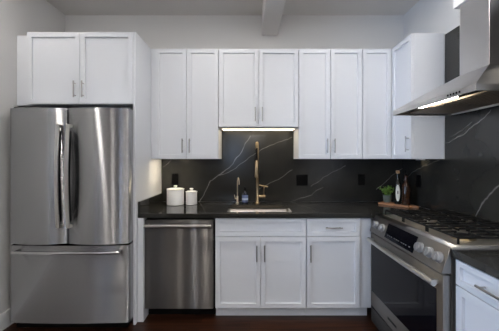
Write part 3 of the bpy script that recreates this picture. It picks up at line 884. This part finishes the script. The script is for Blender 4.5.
# slanted control panel (profile in x,z)
bm = nb(); prism(bm, [(1.029, 0.921), (1.022, 0.921), (0.976, 0.788), (1.029, 0.788)], 'y', RY0, RY1)
cp = bevel_fronts(obj('control_panel', bm, M['steel_range'], RG), 0.002)
ca = Vector((1.022, 0, 0.921)); cbv = Vector((0.976, 0, 0.788)); pdir = (cbv-ca).normalized()
pn = Vector((pdir.z, 0, -pdir.x))            # outward (-x, up)
if pn.x > 0: pn = -pn
def cpt(v, y, e=0.0):
    p = ca + (cbv-ca)*v + pn*e
    return Vector((p.x, y, p.z))
for y in (-0.806, -0.915, -1.385, -1.472, -1.550):
    kb = nb()
    tube(kb, [cpt(0.50, y, 0.0005), cpt(0.50, y, 0.006), cpt(0.50, y, 0.0065), cpt(0.50, y, 0.024), cpt(0.50, y, 0.027)], [0.031, 0.031, 0.0265, 0.0255, 0.023], 24)
    k_ = obj('knob', kb, M['knob'], cp, 35)
    kb = nb()
    c0 = cpt(0.50, y, 0.0272)
    for e, w in ((0.0272, 0.004),):
        q = [cpt(0.50, y-w, e) - pdir*0.018, cpt(0.50, y+w, e) - pdir*0.018, cpt(0.50, y+w, e) + pdir*0.018, cpt(0.50, y-w, e) + pdir*0.018]
        lo = [kb.verts.new(p) for p in q]; hi = [kb.verts.new(p + pn*0.006) for p in q]
        kb.faces.new(lo); kb.faces.new(hi)
        for i in range(4): kb.faces.new((lo[i], lo[(i+1) % 4], hi[(i+1) % 4], hi[i]))
    # the grip ridge belongs to the knob: merge into it
    me2 = bpy.data.meshes.new('ridge'); kb.to_mesh(me2); kb.free()
    b2 = nb(); b2.from_mesh(k_.data)
    off = wloc(k_); me2.transform(Matrix.Translation(-off)); b2.from_mesh(me2)
    bmesh.ops.recalc_face_normals(b2, faces=b2.faces[:]); b2.to_mesh(k_.data); b2.free()
    k_.data.polygons.foreach_set('use_smooth', [True]*len(k_.data.polygons)); k_.data.set_sharp_from_angle(angle=math.radians(35))
def panel_quad(bm, v0, v1, y0, y1, e0, e1):
    q = [(v0, y0), (v0, y1), (v1, y1), (v1, y0)]
    lo = [bm.verts.new(cpt(v, y, e0)) for v, y in q]; hi = [bm.verts.new(cpt(v, y, e1)) for v, y in q]
    bm.faces.new(lo); bm.faces.new(hi)
    for i in range(4): bm.faces.new((lo[i], lo[(i+1) % 4], hi[(i+1) % 4], hi[i]))
bm = nb(); panel_quad(bm, 0.14, 0.88, -0.975, -1.335, 0.0004, 0.002); dp = obj('display', bm, M['blackglass'], cp)
bm = nb()
for y in (-1.01, -1.035, -1.06, -1.10, -1.125, -1.15, -1.19, -1.215, -1.24, -1.28):
    for v in (0.68,): panel_quad(bm, v, v+0.045, y, y-0.014, 0.0021, 0.0024)
# faint touch marks belong to the display glass
dm = bpy.data.meshes.new('marks'); bm.to_mesh(dm); bm.free()
dm.transform(Matrix.Translation(-wloc(dp)))
b2 = nb(); b2.from_mesh(dp.data); nf = len(b2.faces); b2.from_mesh(dm); b2.faces.ensure_lookup_table()
for i in range(nf, len(b2.faces)): b2.faces[i].material_index = 1
bmesh.ops.recalc_face_normals(b2, faces=b2.faces[:]); b2.to_mesh(dp.data); b2.free()
dp.data.materials.append(M['display'])
# oven door
bm = nb(); bx(bm, 0.985, 1.028, RY0-0.002, RY1+0.002, 0.190, 0.778, 0.004); od = obj('oven_door', bm, M['steel_range'], RG, 30)
bm = nb(); bx(bm, 0.9815, 0.9848, RY0-0.030, RY1+0.050, 0.315, 0.690, 0.001); obj('oven_window', bm, M['blackglass'], od)
bm = nb()
tube(bm, [(0.950, RY0-0.04, 0.732), (0.945, RY0-0.30, 0.732), (0.945, RY1+0.30, 0.732), (0.950, RY1+0.02, 0.732)], 0.0165, 16)
for y in (RY0-0.055, RY1+0.045): tube(bm, [(0.9848, y, 0.732), (0.948, y, 0.732)], 0.013, 12)
obj('handle', bm, M['handle_steel'], od, 40)
bm = nb(); bx(bm, 0.983, 0.9848, -1.02, -1.14, 0.235, 0.25, 0.0005); obj('badge', bm, M['ink'], od)
bm = nb(); bx(bm, 0.988, 1.028, RY0-0.002, RY1+0.002, 0.062, 0.178, 0.004); obj('warming_drawer', bm, M['steel_dark'], RG, 30)
# burners
burners = [(1.20, -0.845, 0.038), (1.475, -0.845, 0.046), (1.34, -1.1475, 0.058), (1.20, -1.45, 0.046), (1.475, -1.45, 0.038)]
for (x, y, r) in burners:
    bm = nb(); lathe(bm, [(r+0.014, 0.9272), (r+0.012, 0.932), (r, 0.934), (r, 0.941)], x, y, 28); b_ = obj('burner', bm, M['brass_cap'], RG, 40)
    bm = nb(); lathe(bm, [(r-0.002, 0.9412), (r+0.001, 0.944), (r-0.002, 0.949), (0.0, 0.9505)], x, y, 28); obj('burner_cap', bm, M['iron'], b_, 40)
# three cast iron grates side by side
gy = [RY0-0.03 - k*(abs(RY1-RY0)-0.06)/3 for k in range(4)]
for g in range(3):
    a, b = gy[g]-0.003, gy[g+1]+0.003
    x0, x1 = 1.085, 1.597
    bm = nb(); z0, z1 = 0.955, 0.967; w = 0.0042
    bx(bm, x0, x1, a, a-2*w, z0, z1, 0.003, 1); bx(bm, x0, x1, b+2*w, b, z0, z1, 0.003, 1)
    bx(bm, x0, x0+2*w, a-2*w, b+2*w, z0, z1, 0.003, 1); bx(bm, x1-2*w, x1, a-2*w, b+2*w, z0, z1, 0.003, 1)
    xm, ym = (x0+x1)/2, (a+b)/2
    bx(bm, xm-w, xm+w, a-2*w, b+2*w, z0, z1, 0.002, 1)
    for cx in ((x0+xm)/2, (xm+x1)/2):
        bx(bm, cx-w, cx+w, a-2*w, ym+0.035, z0, z1, 0.002, 1); bx(bm, cx-w, cx+w, ym-0.035, b+2*w, z0, z1, 0.002, 1)
        for s in (-1, 1):
            bx(bm, cx+s*0.040, cx+s*(xm-x0)/2*0.98, ym-w, ym+w, z0, z1, 0.002, 1)
    for q in (0.25, 0.75):
        yq = a + (b-a)*q
        for (m0, m1) in ((x0+2*w, x0+(xm-x0)*0.42), (xm-(xm-x0)*0.42, xm-w), (xm+w, xm+(x1-xm)*0.42), (x1-(x1-xm)*0.42, x1-2*w)):
            bx(bm, m0, m1, yq-w, yq+w, z0, z1, 0.002, 1)
    for fx_ in (x0+w, x1-w, xm):
        for fy_ in (a-w, b+w): bx(bm, fx_-w, fx_+w, fy_-w, fy_+w, 0.9275, z0+0.002)
    obj('grate', bm, M['iron'], RG)

# ------------------------------------------------------------------ range hood
HD = thing('range_hood', 'stainless steel chimney range hood on the right wall above the range', 'range hood', (1.4, -1.165, 1.72))
hx0, hx1, hy0, hy1 = 1.160, 1.634, -0.738, -1.588
bm = nb()
# rim: an open frame, so that the underside can sit up inside it
rim0, rim1 = 1.724, 1.759
lo = [(hx0, hy0), (hx1, hy0), (hx1, hy1), (hx0, hy1)]
cy0, cy1, cx0 = -1.040, -1.290, 1.481
hi = [(cx0, cy0), (hx1, cy0), (hx1, cy1), (cx0, cy1)]
v0 = [bm.verts.new((x, y, rim0)) for x, y in lo]; v1 = [bm.verts.new((x, y, rim1)) for x, y in lo]; v2 = [bm.verts.new((x, y, 1.958)) for x, y in hi]
ins = [(hx0+0.012, hy0-0.012), (hx1-0.004, hy0-0.012), (hx1-0.004, hy1+0.012), (hx0+0.012, hy1+0.012)]
v3 = [bm.verts.new((x, y, rim0)) for x, y in ins]; v4 = [bm.verts.new((x, y, rim0+0.022)) for x, y in ins]
for i in range(4):
    j = (i+1) % 4
    bm.faces.new((v0[i], v0[j], v1[j], v1[i])); bm.faces.new((v1[i], v1[j], v2[j], v2[i]))
    bm.faces.new((v0[i], v0[j], v3[j], v3[i])); bm.faces.new((v3[i], v3[j], v4[j], v4[i]))
bm.faces.new(v4); bm.faces.new(v2)
bevel_fronts(obj('canopy', bm, M['steel_hood'], HD), 0.002)
bm = nb(); bx(bm, cx0, hx1, cy0, cy1, 1.9585, 2.446, 0.002); obj('chimney', bm, M['steel_hood'], HD)
for a, b in ((hy0-0.03, (hy0+hy1)/2+0.004), ((hy0+hy1)/2-0.004, hy1+0.03)):
    bm = nb(); bx(bm, hx0+0.115, hx1-0.02, a, b, rim0+0.010, rim0+0.0215)
    for k in range(9):
        x = hx0+0.14 + k*0.035
        bx(bm, x, x+0.012, a-0.02, b+0.02, rim0+0.007, rim0+0.0099)
    obj('grease_filter', bm, M['filter'], HD)
for a, b in ((-1.00, -1.36),):
    bm = nb(); bx(bm, hx0+0.048, hx0+0.078, a, b, rim0+0.0125, rim0+0.0215, 0.002); obj('hood_lamp', bm, M['hoodled'], HD)
for y in (-1.385, -1.408, -1.431, -1.454, -1.477):
    bm = nb(); bx(bm, hx0-0.0025, hx0-0.0004, y-0.006, y+0.006, rim0+0.013, rim0+0.024, 0.0006); obj('control_button', bm, M['black'], HD)
